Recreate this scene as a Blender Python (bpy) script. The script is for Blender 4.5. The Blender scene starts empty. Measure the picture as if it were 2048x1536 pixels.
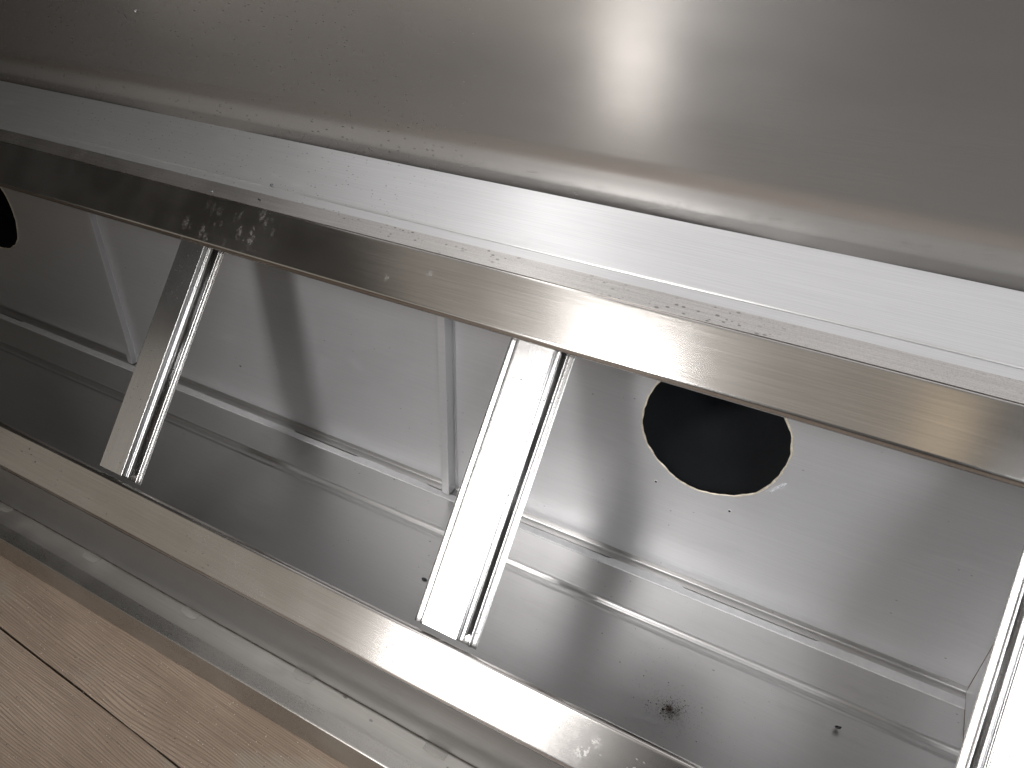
import bpy, bmesh, math, random
from mathutils import Matrix, Vector

scn = bpy.context.scene
C = scn.collection
random.seed(7)

# ------------------------------------------------------------------ frame of reference
S = 1.37            # metres per layout unit (layout unit = camera height above the hood's rear sheet)
ZW = -0.045         # top of the wooden floor in layout units
BASE = Vector((-0.5 * S, 0.70 * S, 0.0))      # base point of the hood on the floor

def G(p):           # layout -> world
    return Vector((p[0] * S, p[1] * S, (p[2] - ZW) * S))
def W(p):           # layout -> hood local
    return G(p) - BASE

# ------------------------------------------------------------------ camera
R = ((0.87643552, 0.2829539, -0.38961246), (0.48077362, -0.4692091, 0.74074257), (0.02678629, -0.83652849, -0.54726829))
cam = bpy.data.cameras.new('camera')
cam.sensor_width = 36.0
cam.lens = 1511.89 / 2048 * 36
cam.clip_start = 0.02
cam.clip_end = 200
co = bpy.data.objects.new('camera', cam)
C.objects.link(co)
m = Matrix(((R[0][0], -R[0][1], -R[0][2], 0), (R[1][0], -R[1][1], -R[1][2], 0), (R[2][0], -R[2][1], -R[2][2], 0), (0, 0, 0, 1)))
m.translation = G((0, 0, 1.0))
co.matrix_world = m
scn.camera = co

# ------------------------------------------------------------------ light
world = bpy.data.worlds.new('World')
scn.world = world
world.use_nodes = True
bg = world.node_tree.nodes['Background']
bg.inputs[0].default_value = (1.0, 0.92, 0.84, 1)
bg.inputs[1].default_value = 0.022

def area(name, loc, target, sx, sy, power, col, spread=180):
    l = bpy.data.lights.new(name, 'AREA')
    l.shape = 'RECTANGLE'
    l.size, l.size_y, l.energy, l.color = sx * S, sy * S, power, col
    l.spread = math.radians(spread)
    o = bpy.data.objects.new(name, l)
    C.objects.link(o)
    o.location = G(loc)
    d = (G(target) - G(loc)).normalized()
    if abs(d.z) < 0.9:
        o.rotation_euler = d.to_track_quat('-Z', 'Y').to_euler()      # overhead lamps simply face down
    return o

# tall open doorway behind and left of the photographer: bright sky above, dimmer yard in its lower part
area('doorway_light', (-1.20, -2.0, 1.85), (-0.38, 0.7, 0.25), 0.50, 1.70, 12.5, (1.0, 0.98, 0.97), 50)
area('doorway_low_light', (-1.36, -2.0, 0.36), (-0.3, 0.5, 0.36), 0.28, 0.66, 1.05, (1.0, 0.96, 0.92), 100)
# timber wall beside the doorway, lit by daylight
area('timber_wall_light', (-3.3, -2.1, 1.25), (-3.0, 0.6, 1.1), 3.4, 1.8, 8.0, (1.0, 0.90, 0.77), 150)
# added soft fill from the right, lightens the right bay and divider shadows
area('right_fill_light', (1.55, -1.5, 1.75), (0.22, 0.9, 0.15), 1.1, 1.2, 9.0, (0.97, 0.98, 1.0), 48)
# strip of rooflight running from the doorway towards the hood
area('rooflight', (-1.14, 0.05, 2.25), (-0.55, 0.25, 0.0), 0.26, 1.7, 3.0, (1.0, 0.99, 0.98), 100)
# bright ceiling over the hood
area('ceiling_light', (-0.28, 0.62, 2.3), (-0.28, 0.62, 0.0), 3.9, 0.95, 10.0, (0.98, 0.97, 1.0), 130)
# dim timber ceiling over the photographer
area('room_ceiling_light', (-0.95, -0.95, 2.4), (-0.9, -0.80, 0.0), 2.9, 1.4, 6, (1.0, 0.90, 0.78), 150)
area('tan_patch_light', (0.38, -0.98, 2.36), (0.3, 0.0, 0.6), 0.22, 0.45, 0.25, (1.0, 0.74, 0.42), 150)  # added lamp, only there to reflect as a tan patch on the upper rail

scn.view_settings.view_transform = 'Standard'
scn.view_settings.look = 'None'
scn.view_settings.exposure = 0.0
scn.view_settings.gamma = 1.0
scn.view_settings.use_curve_mapping = False
scn.render.engine = 'CYCLES'
scn.cycles.max_bounces = 8
scn.cycles.glossy_bounces = 7
scn.cycles.diffuse_bounces = 3
scn.cycles.sample_clamp_indirect = 6.0
scn.cycles.caustics_reflective = True
scn.cycles.use_denoising = True
scn.cycles.use_adaptive_sampling = True
scn.cycles.adaptive_threshold = 0.02

# ------------------------------------------------------------------ node helpers
class NT:
    def __init__(s, mat):
        mat.use_nodes = True
        s.t = mat.node_tree
        s.t.nodes.clear()
    def n(s, typ, **kw):
        nd = s.t.nodes.new(typ)
        for k, v in kw.items():
            setattr(nd, k, v)
        return nd
    def put(s, sock, v):
        if isinstance(v, bpy.types.NodeSocket):
            s.t.links.new(v, sock)
        elif v is not None:
            sock.default_value = v
    def math(s, op, a, b=None, c=None, clamp=False):
        nd = s.n('ShaderNodeMath', operation=op, use_clamp=clamp)
        for i, v in enumerate((a, b, c)):
            s.put(nd.inputs[i], v)
        return nd.outputs[0]
    def vmath(s, op, a, b=None):
        nd = s.n('ShaderNodeVectorMath', operation=op)
        s.put(nd.inputs[0], a)
        if b is not None:
            s.put(nd.inputs[1], b)
        return nd.outputs['Value'] if op in ('LENGTH', 'DISTANCE', 'DOT_PRODUCT') else nd.outputs[0]
    def mapping(s, vec, scale=(1, 1, 1), loc=(0, 0, 0), rot=(0, 0, 0)):
        nd = s.n('ShaderNodeMapping')
        s.put(nd.inputs[0], vec)
        nd.inputs['Location'].default_value = loc
        nd.inputs['Rotation'].default_value = rot
        nd.inputs['Scale'].default_value = scale
        return nd.outputs[0]
    def noise(s, vec, scale, detail=2.0, rough=0.5, dist=0.0, col=False):
        nd = s.n('ShaderNodeTexNoise')
        s.put(nd.inputs['Vector'], vec)
        nd.inputs['Scale'].default_value = scale
        nd.inputs['Detail'].default_value = detail
        nd.inputs['Roughness'].default_value = rough
        nd.inputs['Distortion'].default_value = dist
        return nd.outputs[1] if col else nd.outputs[0]
    def ramp(s, v, lo, hi, a=0.0, b=1.0, smooth=True):
        nd = s.n('ShaderNodeMapRange', interpolation_type='SMOOTHSTEP' if smooth else 'LINEAR')
        s.put(nd.inputs[0], v)
        for i, x in enumerate((lo, hi, a, b)):
            nd.inputs[1 + i].default_value = x
        return nd.outputs[0]
    def mix(s, f, a, b):
        nd = s.n('ShaderNodeMix', data_type='RGBA')
        s.put(nd.inputs[0], f)
        s.put(nd.inputs[6], a)
        s.put(nd.inputs[7], b)
        return nd.outputs[2]
    def specks(s, vec, scale, size, keep):
        """1 inside scattered small marks: vec is already stretched to the mark's shape"""
        nd = s.n('ShaderNodeTexVoronoi', feature='F1')
        s.put(nd.inputs['Vector'], vec)
        nd.inputs['Scale'].default_value = scale
        sep = s.n('ShaderNodeSeparateColor')
        s.put(sep.inputs[0], nd.outputs['Color'])
        on = s.math('LESS_THAN', sep.outputs[0], keep)
        sz = s.math('MULTIPLY_ADD', sep.outputs[1], size * 0.8, size * 0.4)
        inside = s.ramp(s.math('DIVIDE', nd.outputs['Distance'], sz), 0.6, 1.0, 1.0, 0.0)
        return s.math('MULTIPLY', on, inside)

MATS = {}
def metal(name, base=(0.62, 0.60, 0.575), rough=0.30, aniso=0.55, grain=(1, 0, 0), wavy=0.0, wave_scale=2.5,
          specks=0.0, speck_size=0.30, speck_scale=140.0, speck_zone=None, smudges=(), dust=0.0, grainy=0.12, speck_stretch=(0.55, 1, 1), stain=0.0, dull=0.0, gritty=0.0, speck_amt=0.55):
    mat = bpy.data.materials.new(name)
    k = NT(mat)
    tc = k.n('ShaderNodeTexCoord').outputs['Object']
    out = k.n('ShaderNodeOutputMaterial')
    p = k.n('ShaderNodeBsdfPrincipled')
    k.t.links.new(p.outputs[0], out.inputs[0])
    ax = Vector(grain)
    # brushing: very fine lines that run along the grain
    if abs(ax.x) > 0.9:
        st = k.mapping(tc, (6, 700, 700))
    else:
        st = k.mapping(tc, (700, 6, 6))
    g = k.noise(st, 1.0, 1.0, 0.6)
    blot = k.noise(k.mapping(tc, (2.0, 5.0, 5.0)), 1.7, 2.0, 0.55)
    fine = k.noise(tc, 900.0, 0.0, 0.7)
    col = k.mix(k.ramp(g, 0.25, 0.75), tuple(c * (1 - grainy) for c in base) + (1,), tuple(min(1, c * (1 + grainy * 0.6)) for c in base) + (1,))
    r = k.math('MULTIPLY_ADD', blot, 0.06, rough - 0.03)
    r = k.math('ADD', r, k.math('MULTIPLY_ADD', fine, 0.06, -0.03))
    metallic = 1.0
    dirt = None
    if specks > 0:
        sp = k.specks(k.mapping(tc, speck_stretch), speck_scale, speck_size, specks)
        if not speck_zone:
            sp = k.math('MULTIPLY', sp, k.ramp(blot, 0.40, 0.60))
        if speck_zone:
            c0, rad = speck_zone
            d = k.vmath('DISTANCE', k.mapping(tc, (1, 1, 1)), tuple(W(c0)))
            sp = k.math('MULTIPLY', sp, k.ramp(d, rad * S * 0.55, rad * S, 1.0, 0.0))
        dirt = sp
        col = k.mix(k.math('MULTIPLY', sp, speck_amt), col, (0.05, 0.047, 0.045, 1))
        r = k.math('ADD', r, k.math('MULTIPLY', sp, 0.2))
    if stain > 0:
        sv = k.ramp(k.noise(k.mapping(tc, (1, 3, 3)), 9.0, 3.0, 0.65), 0.55, 0.8)
        col = k.mix(k.math('MULTIPLY', sv, stain), col, tuple(c * 0.72 for c in base) + (1,))
        r = k.math('ADD', r, k.math('MULTIPLY', sv, 0.08))
    met = None
    if dust > 0:
        ds = k.specks(tc, 420.0, 0.26, 0.5)
        dz = k.ramp(k.noise(tc, 5.0, 2.0, 0.6), 0.40, 0.66)
        dm = k.math('MULTIPLY', k.math('MULTIPLY', ds, dz), dust)
        film = k.math('MULTIPLY', dz, dust * 0.22)
        dm = k.math('MAXIMUM', dm, film)
        col = k.mix(dm, col, (0.52, 0.49, 0.45, 1))
        r = k.math('ADD', r, k.math('MULTIPLY', dm, 0.35))
        met = k.math('SUBTRACT', 1.0 - dull, k.math('MULTIPLY', dm, 1.0 - dull))
    if gritty > 0:
        gr = k.math('MULTIPLY', k.ramp(k.noise(tc, 520.0, 2.0, 0.8), 0.45, 0.70), gritty)
        col = k.mix(gr, col, (0.24, 0.22, 0.20, 1))
        r = k.math('ADD', r, k.math('MULTIPLY', gr, 0.3))
    if smudges:
        warp = k.vmath('ADD', tc, k.vmath('MULTIPLY', k.noise(tc, 70.0, 2.0, 0.6, col=True), (0.022, 0.022, 0.022)))
        tex = k.specks(k.mapping(warp, (1.3, 0.62, 0.62), rot=(0, 0.4, 0)), 44.0, 0.62, 0.62)
        tex = k.math('MULTIPLY', tex, k.ramp(k.noise(tc, 120.0, 3.0, 0.7), 0.35, 0.75))
        tot = None
        for (c0, rx, amt) in smudges:
            d = k.vmath('LENGTH', k.mapping(k.vmath('SUBTRACT', tc, tuple(W(c0))), (1.0, 1.25, 1.25)))
            fall = k.ramp(d, rx * S * 0.2, rx * S, amt, 0.0)
            tot = fall if tot is None else k.math('MAXIMUM', tot, fall)
        sm = k.math('MULTIPLY', tot, tex)
        col = k.mix(sm, col, (0.45, 0.45, 0.44, 1))
        r = k.math('ADD', r, k.math('MULTIPLY', sm, 0.5))
        met = k.math('SUBTRACT', 1.0 if met is None else met, k.math('MULTIPLY', sm, 0.6), clamp=True)
    k.put(p.inputs['Base Color'], col)
    k.put(p.inputs['Roughness'], k.math('MAXIMUM', r, 0.08))
    k.put(p.inputs['Metallic'], 1.0 - dull if met is None else met)
    p.inputs['Anisotropic'].default_value = aniso
    geo = k.n('ShaderNodeNewGeometry')
    k.put(p.inputs['Tangent'], k.vmath('NORMALIZE', k.vmath('ADD', k.vmath('CROSS_PRODUCT', geo.outputs['Normal'], tuple(ax)), (0.0004, 0.0011, 0.0017))))
    bump = k.n('ShaderNodeBump')
    bump.inputs['Strength'].default_value = 0.05
    bump.inputs['Distance'].default_value = 0.0006
    k.put(bump.inputs['Height'], g)
    last = bump.outputs[0]
    if wavy > 0:
        b2 = k.n('ShaderNodeBump')
        b2.inputs['Strength'].default_value = 1.0
        b2.inputs['Distance'].default_value = wavy
        k.put(b2.inputs['Height'], k.noise(k.mapping(tc, (0.7, 1.0, 1.0)), wave_scale, 1.0, 0.4))
        k.put(b2.inputs['Normal'], last)
        last = b2.outputs[0]
    k.put(p.inputs['Normal'], last)
    MATS[name] = mat
    return mat

def plain(name, col, rough=0.6, metallic=0.0, alpha=None, noise=0.0, nscale=60.0, trans=0.0):
    mat = bpy.data.materials.new(name)
    k = NT(mat)
    out = k.n('ShaderNodeOutputMaterial')
    p = k.n('ShaderNodeBsdfPrincipled')
    k.t.links.new(p.outputs[0], out.inputs[0])
    c = tuple(col) + (1,)
    if noise > 0:
        tc = k.n('ShaderNodeTexCoord').outputs['Object']
        f = k.ramp(k.noise(tc, nscale, 5.0, 0.65), 0.3, 0.7)
        k.put(p.inputs['Base Color'], k.mix(f, tuple(x * (1 - noise) for x in col) + (1,), c))
    else:
        p.inputs['Base Color'].default_value = c
    p.inputs['Roughness'].default_value = rough
    p.inputs['Metallic'].default_value = metallic
    if trans:
        p.inputs['Transmission Weight'].default_value = trans
    if alpha is not None:
        p.inputs['Alpha'].default_value = alpha
    MATS[name] = mat
    return mat

# filter plane of the hood
TH = math.radians(51)
CT, ST = math.cos(TH), math.sin(TH)
Y0, Z0 = 0.494, 0.1088
def fp(t, n=0.0):                 # (y, z) at distance t up the filter plane, n in front of it
    return (Y0 + t * CT - n * ST, Z0 + t * ST + n * CT)

SM_RAIL = [((-1.03, *fp(0.505)), 0.09, 0.22), ((-0.93, *fp(0.535)), 0.07, 0.34), ((-0.641, *fp(0.527)), 0.03, 0.3),
           ((-0.574, *fp(0.531)), 0.026, 0.3), ((-0.163, *fp(0.556)), 0.03, 0.25)]
metal('steel_panel', base=(0.56, 0.54, 0.52), rough=0.215, dull=0.22, aniso=0.5, wavy=0.003, wave_scale=1.6, specks=0.6, speck_scale=150, speck_size=0.2, speck_zone=((-1.20, 0.96, 0.74), 0.75),
      speck_stretch=(0.28, 1, 1), grainy=0.03)
metal('steel_strip', base=(0.70, 0.70, 0.70), rough=0.36, dull=0.2, aniso=0.45, wavy=0.004, wave_scale=3.0, specks=0.7, speck_scale=150, speck_size=0.2, speck_zone=((-1.10, 0.93, 0.60), 0.55),
      speck_stretch=(0.5, 1, 1), grainy=0.06, stain=0.10)
metal('steel_rail', rough=0.20, aniso=0.6, wavy=0.003, wave_scale=4.0, smudges=SM_RAIL, dust=0.10, grainy=0.10)
metal('steel_rail_dusty', rough=0.22, aniso=0.55, wavy=0.003, wave_scale=4.0, smudges=[((-0.15, *fp(0.03)), 0.035, 0.2)], dust=0.20, grainy=0.10, specks=0.2, speck_scale=160)
metal('steel_ledge', rough=0.34, aniso=0.3, dust=0.2, gritty=0.35, specks=0.7, speck_scale=150, speck_size=0.35, speck_stretch=(0.5, 1, 1), grainy=0.12)
metal('steel_wall', base=(0.68, 0.68, 0.69), rough=0.42, dull=0.31, aniso=0.15, grain=(1, 0, 0), wavy=0.007, wave_scale=2.4, specks=0.10, speck_scale=75, speck_size=0.12, grainy=0.04, stain=0.12)
metal('steel_sheet', base=(0.56, 0.555, 0.55), rough=0.36, dull=0.04, aniso=0.2, wavy=0.006, wave_scale=3.0, specks=0.14, speck_scale=75, speck_size=0.13, grainy=0.04, stain=0.2)
metal('steel_divider', base=(0.68, 0.675, 0.67), rough=0.22, aniso=0.4, grain=(0, CT, ST), specks=0.6, speck_scale=190, speck_size=0.26, speck_amt=0.9, dust=0.05, grainy=0.08)
metal('steel_trough', base=(0.46, 0.445, 0.42), rough=0.44, dull=0.04, aniso=0.2, dust=0.6, stain=0.3, grainy=0.06, specks=0.12, speck_scale=70)
metal('steel_lip', base=(0.44, 0.425, 0.40), rough=0.27, dull=0.05, aniso=0.3, dust=0.3, stain=0.2, grainy=0.08, gritty=0.5)
metal('steel_shade', base=(0.40, 0.395, 0.39), rough=0.48, aniso=0.0, grainy=0.05, stain=0.2)  # darker steel: shade of the lower rail's front put into the colour
metal('cut_edge', base=(0.90, 0.82, 0.68), rough=0.40, dull=0.5, aniso=0.0, grainy=0.2)
plain('sealing_tape', (0.66, 0.66, 0.665), 0.5, 0.3, noise=0.10, nscale=40)
plain('duct_black', (0.0085, 0.0100, 0.0128), 0.85, noise=0.2)
plain('glue_pad', (0.42, 0.40, 0.37), 0.55, alpha=0.34, noise=0.15, nscale=50)
plain('foot_dark', (0.10, 0.085, 0.07), 0.85, noise=0.6, nscale=90)  # dark mottled brown for the line at the rail foot
plain('black_plastic', (0.012, 0.013, 0.014), 0.35)
plain('grit_brown', (0.075, 0.052, 0.038), 0.9, noise=0.5, nscale=400)
plain('sawdust_pale', (0.62, 0.56, 0.46), 0.8)
plain('shaving_bright', (0.75, 0.76, 0.78), 0.25, 1.0)
plain('shaving_dark', (0.12, 0.13, 0.14), 0.35, 0.8)
plain('underfloor', (0.02, 0.015, 0.012), 0.95)

def wood_material():
    mat = bpy.data.materials.new('old_plank_wood')
    k = NT(mat)
    out = k.n('ShaderNodeOutputMaterial')
    p = k.n('ShaderNodeBsdfPrincipled')
    k.t.links.new(p.outputs[0], out.inputs[0])
    tc = k.n('ShaderNodeTexCoord').outputs['Object']
    info = k.n('ShaderNodeObjectInfo').outputs['Random']
    shift = k.n('ShaderNodeCombineXYZ')
    k.put(shift.inputs[0], k.math('MULTIPLY', info, 37.0))
    k.put(shift.inputs[1], k.math('MULTIPLY', info, 11.0))
    v = k.vmath('ADD', tc, shift.outputs[0])
    # year rings: lines along the plank, bent by slow noise, closing round knots
    bend = k.noise(k.mapping(v, (0.9, 5.0, 1.0)), 1.5, 2.0, 0.45)
    sep = k.n('ShaderNodeSeparateXYZ')
    k.put(sep.inputs[0], v)
    vk = k.n('ShaderNodeTexVoronoi', feature='F1')
    k.put(vk.inputs['Vector'], k.mapping(v, (1.0, 2.6, 0.0)))
    vk.inputs['Scale'].default_value = 1.9
    kd = vk.outputs['Distance']
    knot = k.ramp(kd, 0.0, 0.16, 1.0, 0.0)
    phase = k.math('ADD', k.math('MULTIPLY', sep.outputs[1], 185.0), k.math('MULTIPLY', bend, 15.0))
    phase = k.math('ADD', phase, k.math('MULTIPLY', knot, 5.0))
    ring = k.math('SINE', k.math('MULTIPLY', phase, 6.2832))
    ring = k.ramp(ring, -0.2, 1.0)
    fib = k.noise(k.mapping(v, (5, 330, 1)), 1.0, 4.0, 0.65)
    patch = k.noise(k.mapping(v, (1.6, 3.2, 1)), 1.8, 4.0, 0.6)
    grey = k.ramp(k.noise(k.mapping(v, (1.0, 1.4, 1), loc=(3, 1, 0)), 5.0, 3.0, 0.5), 0.56, 0.66)
    speck = k.noise(v, 420.0, 3.0, 0.7)
    col = k.mix(k.ramp(patch, 0.3, 0.7), (0.270, 0.203, 0.150, 1), (0.400, 0.313, 0.240, 1))
    col = k.mix(k.math('MULTIPLY', ring, k.ramp(patch, 0.25, 0.75, 0.20, 0.62)), col, (0.150, 0.104, 0.076, 1))
    col = k.mix(k.math('MULTIPLY', k.ramp(fib, 0.42, 0.68), 0.55), col, (0.145, 0.100, 0.074, 1))
    col = k.mix(k.math('MULTIPLY', grey, 0.55), col, (0.285, 0.250, 0.198, 1))
    col = k.mix(k.math('MULTIPLY', k.ramp(kd, 0.015, 0.05, 1.0, 0.0), 0.75), col, (0.085, 0.048, 0.030, 1))
    col = k.mix(k.math('MULTIPLY', k.ramp(speck, 0.58, 0.76), 0.6), col, (0.52, 0.45, 0.36, 1))
    col = k.mix(k.math('MULTIPLY', k.specks(v, 130.0, 0.22, 0.12), 0.7), col, (0.06, 0.04, 0.03, 1))
    k.put(p.inputs['Base Color'], col)
    k.put(p.inputs['Roughness'], k.math('MULTIPLY_ADD', patch, 0.2, 0.55))
    b = k.n('ShaderNodeBump')
    b.inputs['Strength'].default_value = 0.5
    b.inputs['Distance'].default_value = 0.0012
    k.put(b.inputs['Height'], k.math('SUBTRACT', k.math('ADD', k.math('MULTIPLY', fib, 0.8), k.math('MULTIPLY', speck, 0.3)), k.math('MULTIPLY', ring, 0.5)))
    k.put(p.inputs['Normal'], b.outputs[0])
    MATS['wood'] = mat
wood_material()

# ------------------------------------------------------------------ object helpers
def link(name, me, mat, parent=None, loc=None):
    o = bpy.data.objects.new(name, me)
    C.objects.link(o)
    if mat and not me.materials:
        me.materials.append(MATS[mat])
    if parent:
        o.parent = parent
    if loc is not None:
        o.location = loc
    return o

def mesh_of(name, bm, smooth=True):
    bmesh.ops.recalc_face_normals(bm, faces=bm.faces)
    me = bpy.data.meshes.new(name)
    bm.to_mesh(me)
    bm.free()
    for p in me.polygons:
        p.use_smooth = smooth
    return me

def bevel(o, w, seg=3, ang=25):
    b = o.modifiers.new('bevel', 'BEVEL')
    b.width, b.segments, b.limit_method, b.angle_limit = w, seg, 'ANGLE', math.radians(ang)
    b.harden_normals = False
    n = o.modifiers.new('wn', 'WEIGHTED_NORMAL')
    n.keep_sharp = False
    n.weight = 100
    return o

def offset_line(pts, d):
    """polyline offset to its left by d"""
    out = []
    for i, p in enumerate(pts):
        p = Vector(p)
        dirs = []
        if i > 0:
            dirs.append((p - Vector(pts[i - 1])).normalized())
        if i < len(pts) - 1:
            dirs.append((Vector(pts[i + 1]) - p).normalized())
        ns = [Vector((-q.y, q.x)) for q in dirs]
        nn = ns[0] if len(ns) == 1 else (ns[0] + ns[1]).normalized()
        sc = d / max(0.35, nn.dot(ns[0]))
        out.append(p + nn * sc)
    return out

def prism(poly, x0, x1, to_local, bow=0.0, cuts=1):
    """closed (y,z) polygon extruded along x"""
    bm = bmesh.new()
    rows = []
    for i in range(cuts + 1):
        x = x0 + (x1 - x0) * i / cuts
        rows.append([bm.verts.new(to_local((x, q[0], q[1]))) for q in poly])
    n = len(poly)
    for a, b in zip(rows, rows[1:]):
        for j in range(n):
            bm.faces.new((a[j], a[(j + 1) % n], b[(j + 1) % n], b[j]))
    bm.faces.new(rows[0])
    bm.faces.new(list(reversed(rows[-1])))
    return bm

def fillet(pts, r, seg=5):
    """round the bends of an open polyline"""
    out = [Vector(pts[0])]
    for a, b, c in zip(pts, pts[1:], pts[2:]):
        a, b, c = Vector(a), Vector(b), Vector(c)
        u, v = (a - b), (c - b)
        d = min(r, u.length * 0.45, v.length * 0.45)
        p, q = b + u.normalized() * d, b + v.normalized() * d
        for k in range(seg + 1):
            t = k / seg
            out.append(p * (1 - t) ** 2 + b * 2 * t * (1 - t) + q * t * t)
    out.append(Vector(pts[-1]))
    return out

def finish(o, deg=38):
    o.data.set_sharp_from_angle(angle=math.radians(deg))
    n = o.modifiers.new('weighted_normal', 'WEIGHTED_NORMAL')
    n.keep_sharp = True
    n.weight = 100
    return o

def folded(name, pts, x0, x1, th, mat, parent, r=0.002, seg=5, wob=0.0005):
    """folded sheet-metal profile: open (y,z) polyline with rounded bends and thickness th, swept along x"""
    pts = fillet(pts, r, seg) if r else [Vector(p) for p in pts]
    off = offset_line(pts, th)
    poly = [tuple(p) for p in pts] + [tuple(p) for p in reversed(off)]
    ph = 1.3
    def loc(p):
        dy = wob * (math.sin(p[0] * 5.3 + ph) + 0.5 * math.sin(p[0] * 11.7 + 2 * ph))
        dz = wob * (0.6 * math.sin(p[0] * 4.1 + 1.7 * ph) + 0.4 * math.sin(p[0] * 13.1 + ph))
        return W((p[0], p[1] + dy, p[2] + dz))
    return finish(link(name, mesh_of(name, prism(poly, x0, x1, loc, cuts=40 if wob else 1)), mat, parent))

def thing(name, label, cat, loc):
    o = bpy.data.objects.new(name, None)
    C.objects.link(o)
    o.location = loc
    o.empty_display_size = 0.1
    o['label'], o['category'] = label, cat
    return o

# ------------------------------------------------------------------ wooden floor
floor = link('floor', mesh_of('floor', prism([(-2.6, ZW - 0.05), (1.45, ZW - 0.05), (1.45, ZW - 0.025), (-2.6, ZW - 0.025)], -3.4, 1.9, G), False), 'underfloor')
floor['kind'] = 'structure'
PW, GAP = 0.150, 0.0026
ang = math.radians(-2.72)
def plank_mesh(i, wdt, length=5.6):
    bm = bmesh.new()
    rnd = random.Random(i)
    n = 48
    top, bot = [], []
    for s in (0, 1):
        row = []
        for j in range(n + 1):
            x = -length / 2 + length * j / n
            y = (wdt / 2 if s else -wdt / 2) + rnd.uniform(-0.0007, 0.0007)
            row.append((x, y))
        top.append(row)
    V = [[bm.verts.new((x * S, y * S, z * S)) for (x, y) in top[s]] for s in (0, 1) for z in (0.0, -0.03)]
    a, al, b, bl = V[0], V[1], V[2], V[3]
    for j in range(n):
        bm.faces.new((a[j], a[j + 1], b[j + 1], b[j]))
        bm.faces.new((al[j], al[j + 1], a[j + 1], a[j]))
        bm.faces.new((b[j], b[j + 1], bl[j + 1], bl[j]))
    return mesh_of('plank', bm, False)
for i in range(26):
    off = (i - 17) * PW
    c = Vector((-0.89, 0.3200 + off + PW / 2))
    me = plank_mesh(i, PW - GAP)
    o = link('plank', me, 'wood', floor, G((c.x + 0.0, c.y, ZW)))
    o.rotation_euler = (0, 0, ang)
    o.location.z += random.uniform(-0.0006, 0.0006)
    b = o.modifiers.new('bevel', 'BEVEL')
    b.width, b.segments, b.limit_method = 0.0012, 2, 'ANGLE'

# ------------------------------------------------------------------ the hood
hood = thing('exhaust_hood', 'brushed steel kitchen exhaust hood lying on its back on wooden planks', 'exhaust hood', BASE)
XL, XR = -2.45, 1.25
TK = 0.0013

# rear sheet (now the bottom of the plenum): flat sheet with a rolled bead and a turned-up back edge
XE = 0.288
folded('plenum_sheet', [(0.956, 0.0), (0.8555, 0.0), (0.8515, 0.0030), (0.8475, 0.0005), (0.8445, -0.0045), (0.8375, -0.0045), (0.8345, 0.0003), (0.8310, 0.0022), (0.8275, 0.0), (0.50, 0.0)], XL, XE, TK, 'steel_sheet', hood, 0.0015, 2, 0.0002)
folded('seam_angle', [(0.9595, 0.013), (0.9585, 0.004), (0.954, 0.0018), (0.944, 0.0016)], XL, XE, 0.0010, 'steel_sheet', hood, 0.003, 4, 0.0)

# trough and front lip
folded('drip_trough', [(0.4985, 0.0006), (0.452, 0.0), (0.4497, 0.0105), (0.4485, 0.0118)], XL, XR, 0.0012, 'steel_trough', hood, 0.001, 3, 0.0002)
folded('front_lip', [(0.4515, 0.0128), (0.4275, 0.0122), (0.4272, -0.010), (0.4266, -0.0445)], XL, XR, 0.0012, 'steel_lip', hood, 0.0030, 5, 0.0006)

# lower filter rail
lt = fp(0.0671)
folded('lower_rail', [(0.494, 0.0015), (0.494, Z0), lt, (lt[0] + 0.0085, lt[1] - 0.0025), (lt[0] + 0.0088, lt[1] - 0.010)], XL, XR, -0.0012, 'steel_rail_dusty', hood, 0.0042, 5)
folded('rail_shade_overlay', [(0.4934, 0.0020), (0.4934, Z0 - 0.0030)], XL, XR, 0.0006, 'steel_shade', hood, 0.0)  # added overlay that paints the rail's front face as if shaded
folded('foot_joint', [(0.4930, 0.0014), (0.4912, 0.0014)], XL, XR, -0.0006, 'foot_dark', hood, 0.0)
# upper filter rail with its return ledge
ub, ut = fp(0.486), fp(0.5699)
S30, C30, S40, C40 = 0.5, 0.8660, 0.6428, 0.7660
LG = (0.8774, 0.5660)             # seam on the ledge
BR = (0.8906, 0.5736)             # crease where the sloped strip starts
PA = (0.9615, 0.6331)             # top of the strip = foot of the ceiling sheet
folded('upper_rail', [(ub[0] + 0.014, ub[1] - 0.0070), (ub[0] + 0.0035, ub[1] - 0.0052), fp(0.4905), ut, (LG[0] + 0.004, LG[1] + 0.0023)], XL, XR, -0.0012, 'steel_rail', hood, 0.0030, 5)
folded('rail_ledge', [(ut[0] + 0.0012 - 0.0005, ut[1] + 0.0007 + 0.0009), (LG[0] - 0.0005, LG[1] + 0.0009)], XL, XR, 0.0010, 'steel_ledge', hood, 0.0)
folded('crease_strip', [(LG[0], LG[1] + 0.0004), (BR[0] + 0.002, BR[1] + 0.0012 + 0.0004)], XL, XR, -0.0010, 'steel_strip', hood, 0.0)
# sloped strip between the rail and the ceiling sheet, its lower edge rolled
folded('sloped_strip', [(BR[0] + 0.0012, BR[1] + 0.0008), (BR[0] - 0.0006, BR[1] + 0.0016), (BR[0] + 0.0012, BR[1] + 0.0040), (PA[0] - 0.0006, PA[1] + 0.0012)], XL, XR, -0.0012, 'steel_strip', hood, 0.0014, 5)
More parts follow.
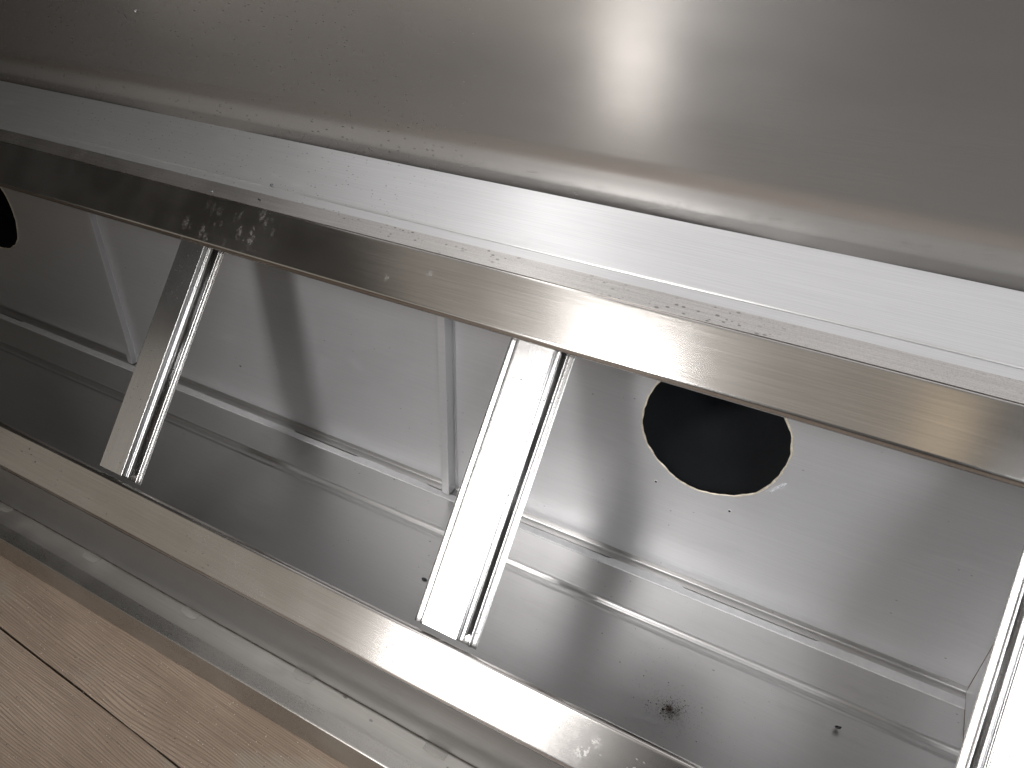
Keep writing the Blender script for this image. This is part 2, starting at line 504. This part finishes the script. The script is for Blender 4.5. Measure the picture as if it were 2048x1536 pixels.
# ceiling sheet, upright now
def ceiling():
    bm = bmesh.new()
    nx, nz = 30, 10
    rnd = random.Random(3)
    g = [[None] * (nz + 1) for _ in range(nx + 1)]
    for i in range(nx + 1):
        for j in range(nz + 1):
            x = XL + (XR - XL) * i / nx
            z = 0.6320 + 0.75 * j / nz
            d = 0.0028 * math.sin(x * 3.1 + 1.0) * math.sin(j / nz * 3.0) + 0.0016 * math.sin(x * 7.3 + j * 0.8)
            g[i][j] = bm.verts.new(W((x, 0.9622 + (d if j > 0 else 0), z)))
    for i in range(nx):
        for j in range(nz):
            bm.faces.new((g[i][j], g[i + 1][j], g[i + 1][j + 1], g[i][j + 1]))
    o = link('ceiling_panel', mesh_of('ceiling_panel', bm), 'steel_panel', hood)
    s = o.modifiers.new('solidify', 'SOLIDIFY')
    s.thickness = 0.002
    s.offset = 0
    return o
ceiling()

# plenum wall: three sheets, two with a cut duct hole
YW = 0.960
def hole_radius(a, rnd_tab):
    return 0.113 + rnd_tab[int(a / (2 * math.pi) * len(rnd_tab)) % len(rnd_tab)]
def wall_sheet(x0, x1, hole, z0=0.0, z1=0.560, seed=1):
    bm = bmesh.new()
    N = 96
    rim = None
    edges = []
    def loop(pts):
        vs = [bm.verts.new(W((p[0], YW, p[1]))) for p in pts]
        edges.extend(bm.edges.new((vs[i], vs[(i + 1) % len(vs)])) for i in range(len(vs)))
    if hole is not None:
        rnd = random.Random(seed)
        tab = [rnd.uniform(-0.0008, 0.0008) for _ in range(N)]
        tab = [(tab[i] + tab[i - 1]) * 0.8 + 0.0010 * math.sin(i * 0.39) for i in range(N)]
        rim = [(hole[0] + (0.113 + tab[i]) * math.cos(2 * math.pi * i / N), hole[1] + (0.113 + tab[i]) * math.sin(2 * math.pi * i / N)) for i in range(N)]
        loop(rim)
    nb = 10
    loop([(x0 + (x1 - x0) * i / nb, z0) for i in range(nb)] + [(x1, z0 + (z1 - z0) * i / nb) for i in range(nb)]
         + [(x1 - (x1 - x0) * i / nb, z1) for i in range(nb)] + [(x0, z1 - (z1 - z0) * i / nb) for i in range(nb)])
    bmesh.ops.triangle_fill(bm, use_beauty=True, edges=edges)
    o = link('plenum_panel', mesh_of('plenum_panel', bm, False), 'steel_wall', hood)
    if rim:
        # burnt, slightly ragged cut edge
        bm = bmesh.new()
        N = len(rim)
        rows = []
        rnd = random.Random(seed + 9)
        for i, p in enumerate(rim):
            d = Vector((p[0] - hole[0], p[1] - hole[1])).normalized()
            k = 0.0014 + rnd.uniform(-0.0005, 0.0012)
            row = []
            for s in range(5):
                a = 2 * math.pi * s / 5
                row.append(bm.verts.new(W((p[0] + d.x * k * math.cos(a), YW - 0.0006 + 0.0014 * math.sin(a), p[1] + d.y * k * math.cos(a)))))
            rows.append(row)
        for i in range(N):
            a, b = rows[i], rows[(i + 1) % N]
            for s in range(5):
                bm.faces.new((a[s], a[(s + 1) % 5], b[(s + 1) % 5], b[s]))
        link('cut_rim', mesh_of('cut_rim', bm), 'cut_edge', o)
        # duct behind the hole
        bm = bmesh.new()
        rr = [[bm.verts.new(W((hole[0] + 0.119 * math.cos(2 * math.pi * i / 48), y, hole[1] + 0.119 * math.sin(2 * math.pi * i / 48)))) for i in range(48)] for y in (YW + 0.002, YW + 0.12, YW + 0.36)]
        for a, b in zip(rr, rr[1:]):
            for i in range(48):
                bm.faces.new((a[i], a[(i + 1) % 48], b[(i + 1) % 48], b[i]))
        bm.faces.new(rr[-1])
        dct = link('duct', mesh_of('duct', bm), 'duct_black', hood)
    return o
H1, H2 = (-0.157, 0.318), (-1.980, 0.318)
SEAMS = (-0.6237, -1.546)
wall_sheet(SEAMS[0], XE, H1, seed=2)
wall_sheet(SEAMS[1], SEAMS[0], None, seed=5)
wall_sheet(XL, SEAMS[1], H2, seed=4)

# folded seams where the wall sheets join
def seam_mesh():
    prof = [(-0.0165, 0.0006), (-0.0165, -0.0235), (-0.0157, -0.0245), (-0.0006, -0.0245), (0.0, -0.0238), (0.0002, -0.0022), (0.0045, -0.0014), (0.0045, 0.0006)]
    bm = bmesh.new()
    rows = [[bm.verts.new(Vector((x * S, y * S, z * S))) for (x, y) in prof] for z in (0.004, 0.56)]
    n = len(prof)
    for j in range(n):
        bm.faces.new((rows[0][j], rows[0][(j + 1) % n], rows[1][(j + 1) % n], rows[1][j]))
    bm.faces.new(rows[0]); bm.faces.new(list(reversed(rows[1])))
    return mesh_of('wall_seam', bm)
sm = seam_mesh()
for x in SEAMS:
    o = link('wall_seam', sm, 'steel_wall', hood, W((x, YW, 0.0)) )
    bevel(o, 0.0014, 2)
    if x < -1:
        o.scale.y = 0.6

# pale sealing tape along the rear corner, torn along its upper edge
def tape():
    bm = bmesh.new()
    rnd = random.Random(11)
    n = 260
    A, B, A2 = [], [], []
    edge = 0.0
    for i in range(n + 1):
        x = XL + (XE - XL) * i / n
        if rnd.random() < 0.10:
            edge = rnd.choice((0.0, 0.0, 0.001, -0.003, 0.0015))
        A.append(bm.verts.new(W((x, 0.9275, 0.0018))))
        B.append(bm.verts.new(W((x, 0.9425 + edge + rnd.uniform(-0.0003, 0.0003), 0.0030))))
        A2.append(bm.verts.new(W((x, 0.9265, 0.0001))))
    for i in range(n):
        bm.faces.new((A[i], A[i + 1], B[i + 1], B[i]))
        bm.faces.new((A2[i], A2[i + 1], A[i + 1], A[i]))
    return link('sealing_tape', mesh_of('sealing_tape', bm, False), 'sealing_tape', hood)
tape()

# filter dividers
FW = 0.056
def div_extrude(prof, t0, t1, nm):
    """profile points (x, n) swept up the filter plane"""
    bm = bmesh.new()
    rows = []
    for t in (t0, t1):
        row = []
        for (x, n) in prof:
            y, z = fp(t, n)
            row.append(bm.verts.new(Vector((x, y, z)) * S - Vector((0, Y0, Z0)) * S))
        rows.append(row)
    k = len(prof)
    for j in range(k):
        bm.faces.new((rows[0][j], rows[0][(j + 1) % k], rows[1][(j + 1) % k], rows[1][j]))
    bm.faces.new(rows[0]); bm.faces.new(list(reversed(rows[1])))
    return mesh_of(nm, bm)
def thick(pts, th):
    off = offset_line(pts, th)
    return [tuple(p) for p in pts] + [tuple(p) for p in reversed(off)]
F0 = -0.005
LZ = -0.0140
RZ = -0.0310
front_prof = thick(fillet([(-0.0060, LZ - 0.004), (-0.0055, LZ), (0.0, LZ), (0.0004, F0), (FW - 0.0004, F0), (FW, LZ), (FW + 0.0055, LZ), (FW + 0.0060, LZ - 0.004)], 0.0012, 3), -0.0010)
web_prof = [(-0.001, LZ - 0.0012), (-0.001, RZ + 0.0012), (FW + 0.001, RZ + 0.0012), (FW + 0.001, LZ - 0.0012)]
side = [(0.0210, RZ + 0.0025), (0.0200, RZ + 0.0008), (0.0135, RZ + 0.0002), (0.0120, RZ + 0.0040), (0.0095, RZ + 0.0040), (0.0080, RZ)]
rear_prof = thick(fillet([(-a, b) for a, b in side] + [(FW + a, b) for a, b in reversed(side)], 0.0010, 3), -0.0010)
me_front = div_extrude(front_prof, 0.0785, 0.497, 'divider')
me_web = div_extrude(web_prof, 0.080, 0.50, 'web')
me_rear = div_extrude(rear_prof, 0.070, 0.51, 'rear_flange')
for x in (-1.072, -0.4145, 0.2370):
    loc = W((x, Y0, Z0))
    d = link('divider', me_front, 'steel_divider', hood, loc)
    finish(d)
    wv = link('web', me_web, 'steel_divider', d)
    rf = link('rear_flange', me_rear, 'steel_divider', d)
    finish(rf)

# plenum end plate at the right
bm = bmesh.new()
pl = [(0.52, 0.002), (0.9585, 0.002), (0.9585, 0.56), (0.83, 0.54), (0.575, 0.165)]
a = [bm.verts.new(W((XE + 0.0005, *q))) for q in pl]
b = [bm.verts.new(W((XE + 0.0022, *q))) for q in pl]
bm.faces.new(a); bm.faces.new(list(reversed(b)))
for j in range(len(pl)):
    bm.faces.new((a[j], a[(j + 1) % 5], b[(j + 1) % 5], b[j]))
link('end_plate', mesh_of('end_plate', bm, False), 'steel_wall', hood)

# clear glue pads at the foot of the lower rail
def pad_mesh(i):
    rnd = random.Random(40 + i)
    bm = bmesh.new()
    w, l = 0.0165, 0.036
    pts = []
    for (x, y) in ((-1, 1), (-0.4, 1.0), (0.4, 1), (1, 1), (1.0, 0.1), (0.85, -0.8), (0.3, -1), (-0.4, -0.95), (-0.9, -0.75), (-1.0, 0.2)):
        pts.append((x * l / 2 + rnd.uniform(-0.0015, 0.0015), y * w / 2 + rnd.uniform(-0.001, 0.001)))
    top = [bm.verts.new(Vector((p[0], p[1], 0.0009)) * S) for p in pts]
    bot = [bm.verts.new(Vector((p[0] * 1.05, p[1] * 1.05, 0.0)) * S) for p in pts]
    bm.faces.new(top)
    for j in range(len(pts)):
        k = (j + 1) % len(pts)
        bm.faces.new((bot[j], bot[k], top[k], top[j]))
    return mesh_of('glue_pad', bm)
for i, x in enumerate((-1.325, -1.077, -0.832, -0.594, -0.356, -0.118)):
    link('glue_pad', pad_mesh(i), 'glue_pad', hood, W((x, 0.4855, 0.0013)))

# two small drilled holes beside the duct opening
for (x, z) in ((-0.2316, 0.1914), (-0.1079, 0.1841)):
    bm = bmesh.new()
    rings = [[bm.verts.new(W((x + r * math.cos(a * math.pi / 6), YW - dy, z + r * math.sin(a * math.pi / 6)))) for a in range(12)] for (r, dy) in ((0.0034, 0.0003), (0.0026, 0.0012), (0.0020, 0.0006))]
    for p, q in zip(rings, rings[1:]):
        for i in range(12):
            bm.faces.new((p[i], p[(i + 1) % 12], q[(i + 1) % 12], q[i]))
    o = link('drilled_hole', mesh_of('drilled_hole', bm), 'steel_wall', hood)
    bm = bmesh.new()
    bm.faces.new([bm.verts.new(W((x + 0.0021 * math.cos(a * math.pi / 6), YW - 0.0006, z + 0.0021 * math.sin(a * math.pi / 6)))) for a in range(12)])
    link('bore', mesh_of('bore', bm), 'duct_black', o)

# bright saw-tooth marks beside the cut and dark scuffs on the ceiling sheet
def marks(name, mat, start, step, count, vec, wdt, lift, seed):
    rnd = random.Random(seed)
    bm = bmesh.new()
    for i in range(count):
        c = Vector(start) + Vector(step) * i + Vector((rnd.uniform(-1, 1) * 0.0006, 0, rnd.uniform(-1, 1) * 0.0006))
        v = Vector(vec) * rnd.uniform(0.6, 1.1)
        n = Vector((-v.z, 0, v.x)).normalized() * wdt * rnd.uniform(0.6, 1.2)
        pts = [c - v * 0.5, c + n * 0.5, c + v * 0.5, c - n * 0.5]
        vs = [bm.verts.new(W((p.x, p.y, p.z))) for p in pts]
        t = bm.verts.new(W((c.x, c.y - lift, c.z + lift * 0.8)))
        for a in range(4):
            bm.faces.new((vs[a], vs[(a + 1) % 4], t))
    return link(name, mesh_of(name, bm, False), mat, hood)
marks('saw_mark', 'shaving_bright', (-0.0400, YW - 0.0002, 0.270), (-0.0019, 0, -0.0026), 11, (0.0125, 0, 0.0042), 0.0024, 0.0016, 1)
marks('scuff_mark', 'shaving_dark', (-1.3177, 0.9600, 0.8029), (0.0075, 0, -0.0022), 7, (0.012, 0, -0.016), 0.0022, 0.0003, 2)

plain('rub_grey', (0.30, 0.29, 0.28), 0.55, 0.7)
rb = random.Random(5)
for k in range(34):
    x = rb.uniform(-0.62, 0.14)
    z = 0.662 + 0.012 * math.sin(x * 4) + rb.gauss(0, 0.004)
    marks('rub_mark', 'rub_grey', (x, 0.9602, z), (0.004, 0, 0.0006), rb.randint(1, 4), (rb.uniform(0.004, 0.014), 0, rb.uniform(-0.0006, 0.0006)), rb.uniform(0.0003, 0.0007), 0.0001, 100 + k)

# ------------------------------------------------------------------ small debris
def shard(name, label, cat, p, size, mat, seed, flat=0.3, kind=None, normal=(0, 0, 1)):
    rnd = random.Random(seed)
    bm = bmesh.new()
    n = 7
    q = Vector(normal).to_track_quat('Z', 'Y')
    lo, hi = [], []
    for i in range(n):
        a = 2 * math.pi * i / n
        r = size * rnd.uniform(0.35, 1.0)
        lo.append(bm.verts.new(q @ Vector((r * math.cos(a), r * 0.6 * math.sin(a), 0.0))))
        hi.append(bm.verts.new(q @ Vector((r * 0.6 * math.cos(a + 0.3), r * 0.5 * math.sin(a + 0.3), size * flat * rnd.uniform(0.4, 1.2)))))
    bm.faces.new(hi)
    for i in range(n):
        j = (i + 1) % n
        bm.faces.new((lo[i], lo[j], hi[j], hi[i]))
    bm.faces.new(list(reversed(lo)))
    o = link(name, mesh_of(name, bm, False), mat)
    o.location = G(p)
    o.rotation_euler = (0, 0, 0)
    o['label'], o['category'] = label, cat
    return o
a40 = math.radians(40)
def curl(name, label, cat, p, size, mat, seed, normal=(0, 0, 1), wdt=0.35, turns=0.8):
    """thin curled sliver"""
    rnd = random.Random(seed)
    bm = bmesh.new()
    q = Vector(normal).to_track_quat('Z', 'Y')
    n = 12
    R0 = []
    for i in range(n + 1):
        f = i / n
        a = f * turns * 2 * math.pi
        r = size * (0.45 + 0.25 * f)
        w = size * wdt * math.sin(math.pi * (0.1 + 0.8 * f)) * rnd.uniform(0.6, 1.0)
        c = Vector((r * math.cos(a) + (f - 0.5) * size, r * math.sin(a) * 0.55, size * 0.12 + size * 0.35 * f * rnd.uniform(0.7, 1.0)))
        d = Vector((math.cos(a), math.sin(a), 0.8)).normalized() * w
        R0.append((bm.verts.new(q @ (c - d * 0.5)), bm.verts.new(q @ (c + d * 0.5))))
    for (a, b), (c, d) in zip(R0, R0[1:]):
        bm.faces.new((a, b, d, c))
    o = link(name, mesh_of(name, bm, False), mat)
    s = o.modifiers.new('solidify', 'SOLIDIFY')
    s.thickness = size * 0.06
    o.location = G(p)
    o['label'], o['category'] = label, cat
    return o
curl('metal_shaving', 'tiny curled metal shaving caught on the bright crease above the upper rail', 'metal shaving', (-0.930, 0.8930, 0.5775), 0.010, 'shaving_dark', 1, (0, -S40, C40))
shard('metal_chip', 'small round metal chip lying on the ledge of the upper rail', 'metal chip', (-0.9345, 0.8635, 0.5607), 0.0055, 'shaving_dark', 2, 0.8)
shard('metal_sliver', 'pale metal sliver at the front edge of the upper rail ledge', 'metal sliver', (-1.0385, 0.8584, 0.5578), 0.0065, 'shaving_bright', 3, 0.2)
curl('plastic_scrap', 'black torn plastic scrap on the plenum bottom near the right divider', 'plastic scrap', (0.127, 0.802, 0.0018), 0.019, 'black_plastic', 4, wdt=0.75, turns=0.45)
shard('grey_flake', 'grey flake on the plenum bottom beside the white-lit middle divider', 'flake', (-0.5437, 0.7348, 0.0013), 0.012, 'shaving_dark', 6, 0.15)
shard('dark_flake', 'dark flake stuck to the plenum wall right of the left divider', 'flake', (-1.177, YW - 0.0008, 0.1106), 0.0065, 'shaving_dark', 8, 0.3, normal=(0, -1, 0))

curl('bright_shaving', 'bright metal shaving stuck high on the dark left end of the upper sheet', 'metal shaving', (-1.2583, 0.9585, 0.8067), 0.009, 'shaving_bright', 14, (0, -1, 0.2))

def grains(name, label, cat, items, mat):
    bm = bmesh.new()
    rnd = random.Random(len(items))
    for (p, r) in items:
        c = G(p)
        v = [bm.verts.new(c + Vector((math.cos(a) * r * rnd.uniform(0.5, 1.1), math.sin(a) * r * rnd.uniform(0.5, 1.1), 0))) for a in (0.3, 1.9, 3.3, 5.0)]
        t = bm.verts.new(c + Vector((0, 0, r * rnd.uniform(0.4, 0.9))))
        for i in range(4):
            bm.faces.new((v[i], v[(i + 1) % 4], t))
    o = link(name, mesh_of(name, bm, False), mat)
    o['label'], o['category'], o['kind'] = label, cat, 'stuff'
    return o
rnd = random.Random(21)
it = []
for i in range(1700):
    rr = abs(rnd.gauss(0, 0.018)) if i < 1250 else abs(rnd.gauss(0, 0.060))
    a = rnd.uniform(0, 2 * math.pi)
    it.append(((-0.0935 + rr * math.cos(a), 0.708 + rr * 0.85 * math.sin(a), 0.0013), rnd.uniform(0.0003, 0.0008) if rnd.random() < 0.96 else rnd.uniform(0.0012, 0.0022)))
it.append(((-0.103, 0.703, 0.0013), 0.0042))
it.append(((-0.098, 0.711, 0.0013), 0.0036))
grains('grit', 'brown grit spilled in a small burst on the plenum bottom', 'grit', it, 'grit_brown')
it = [((rnd.uniform(-1.1, 0.25), rnd.uniform(0.58, 0.93), 0.0014), rnd.uniform(0.0004, 0.0010) * (1 if rnd.random() < 0.9 else 2)) for _ in range(150)]
grains('dark_crumbs', 'loose dark crumbs scattered over the plenum bottom', 'crumbs', it, 'grit_brown')
it = []
for _ in range(900):
    it.append(((rnd.uniform(-1.40, -0.35), rnd.uniform(0.16, 0.424), ZW + 0.0004), rnd.uniform(0.0005, 0.0016)))
grains('sawdust', 'pale sawdust specks scattered over the wooden planks', 'sawdust', it, 'sawdust_pale')
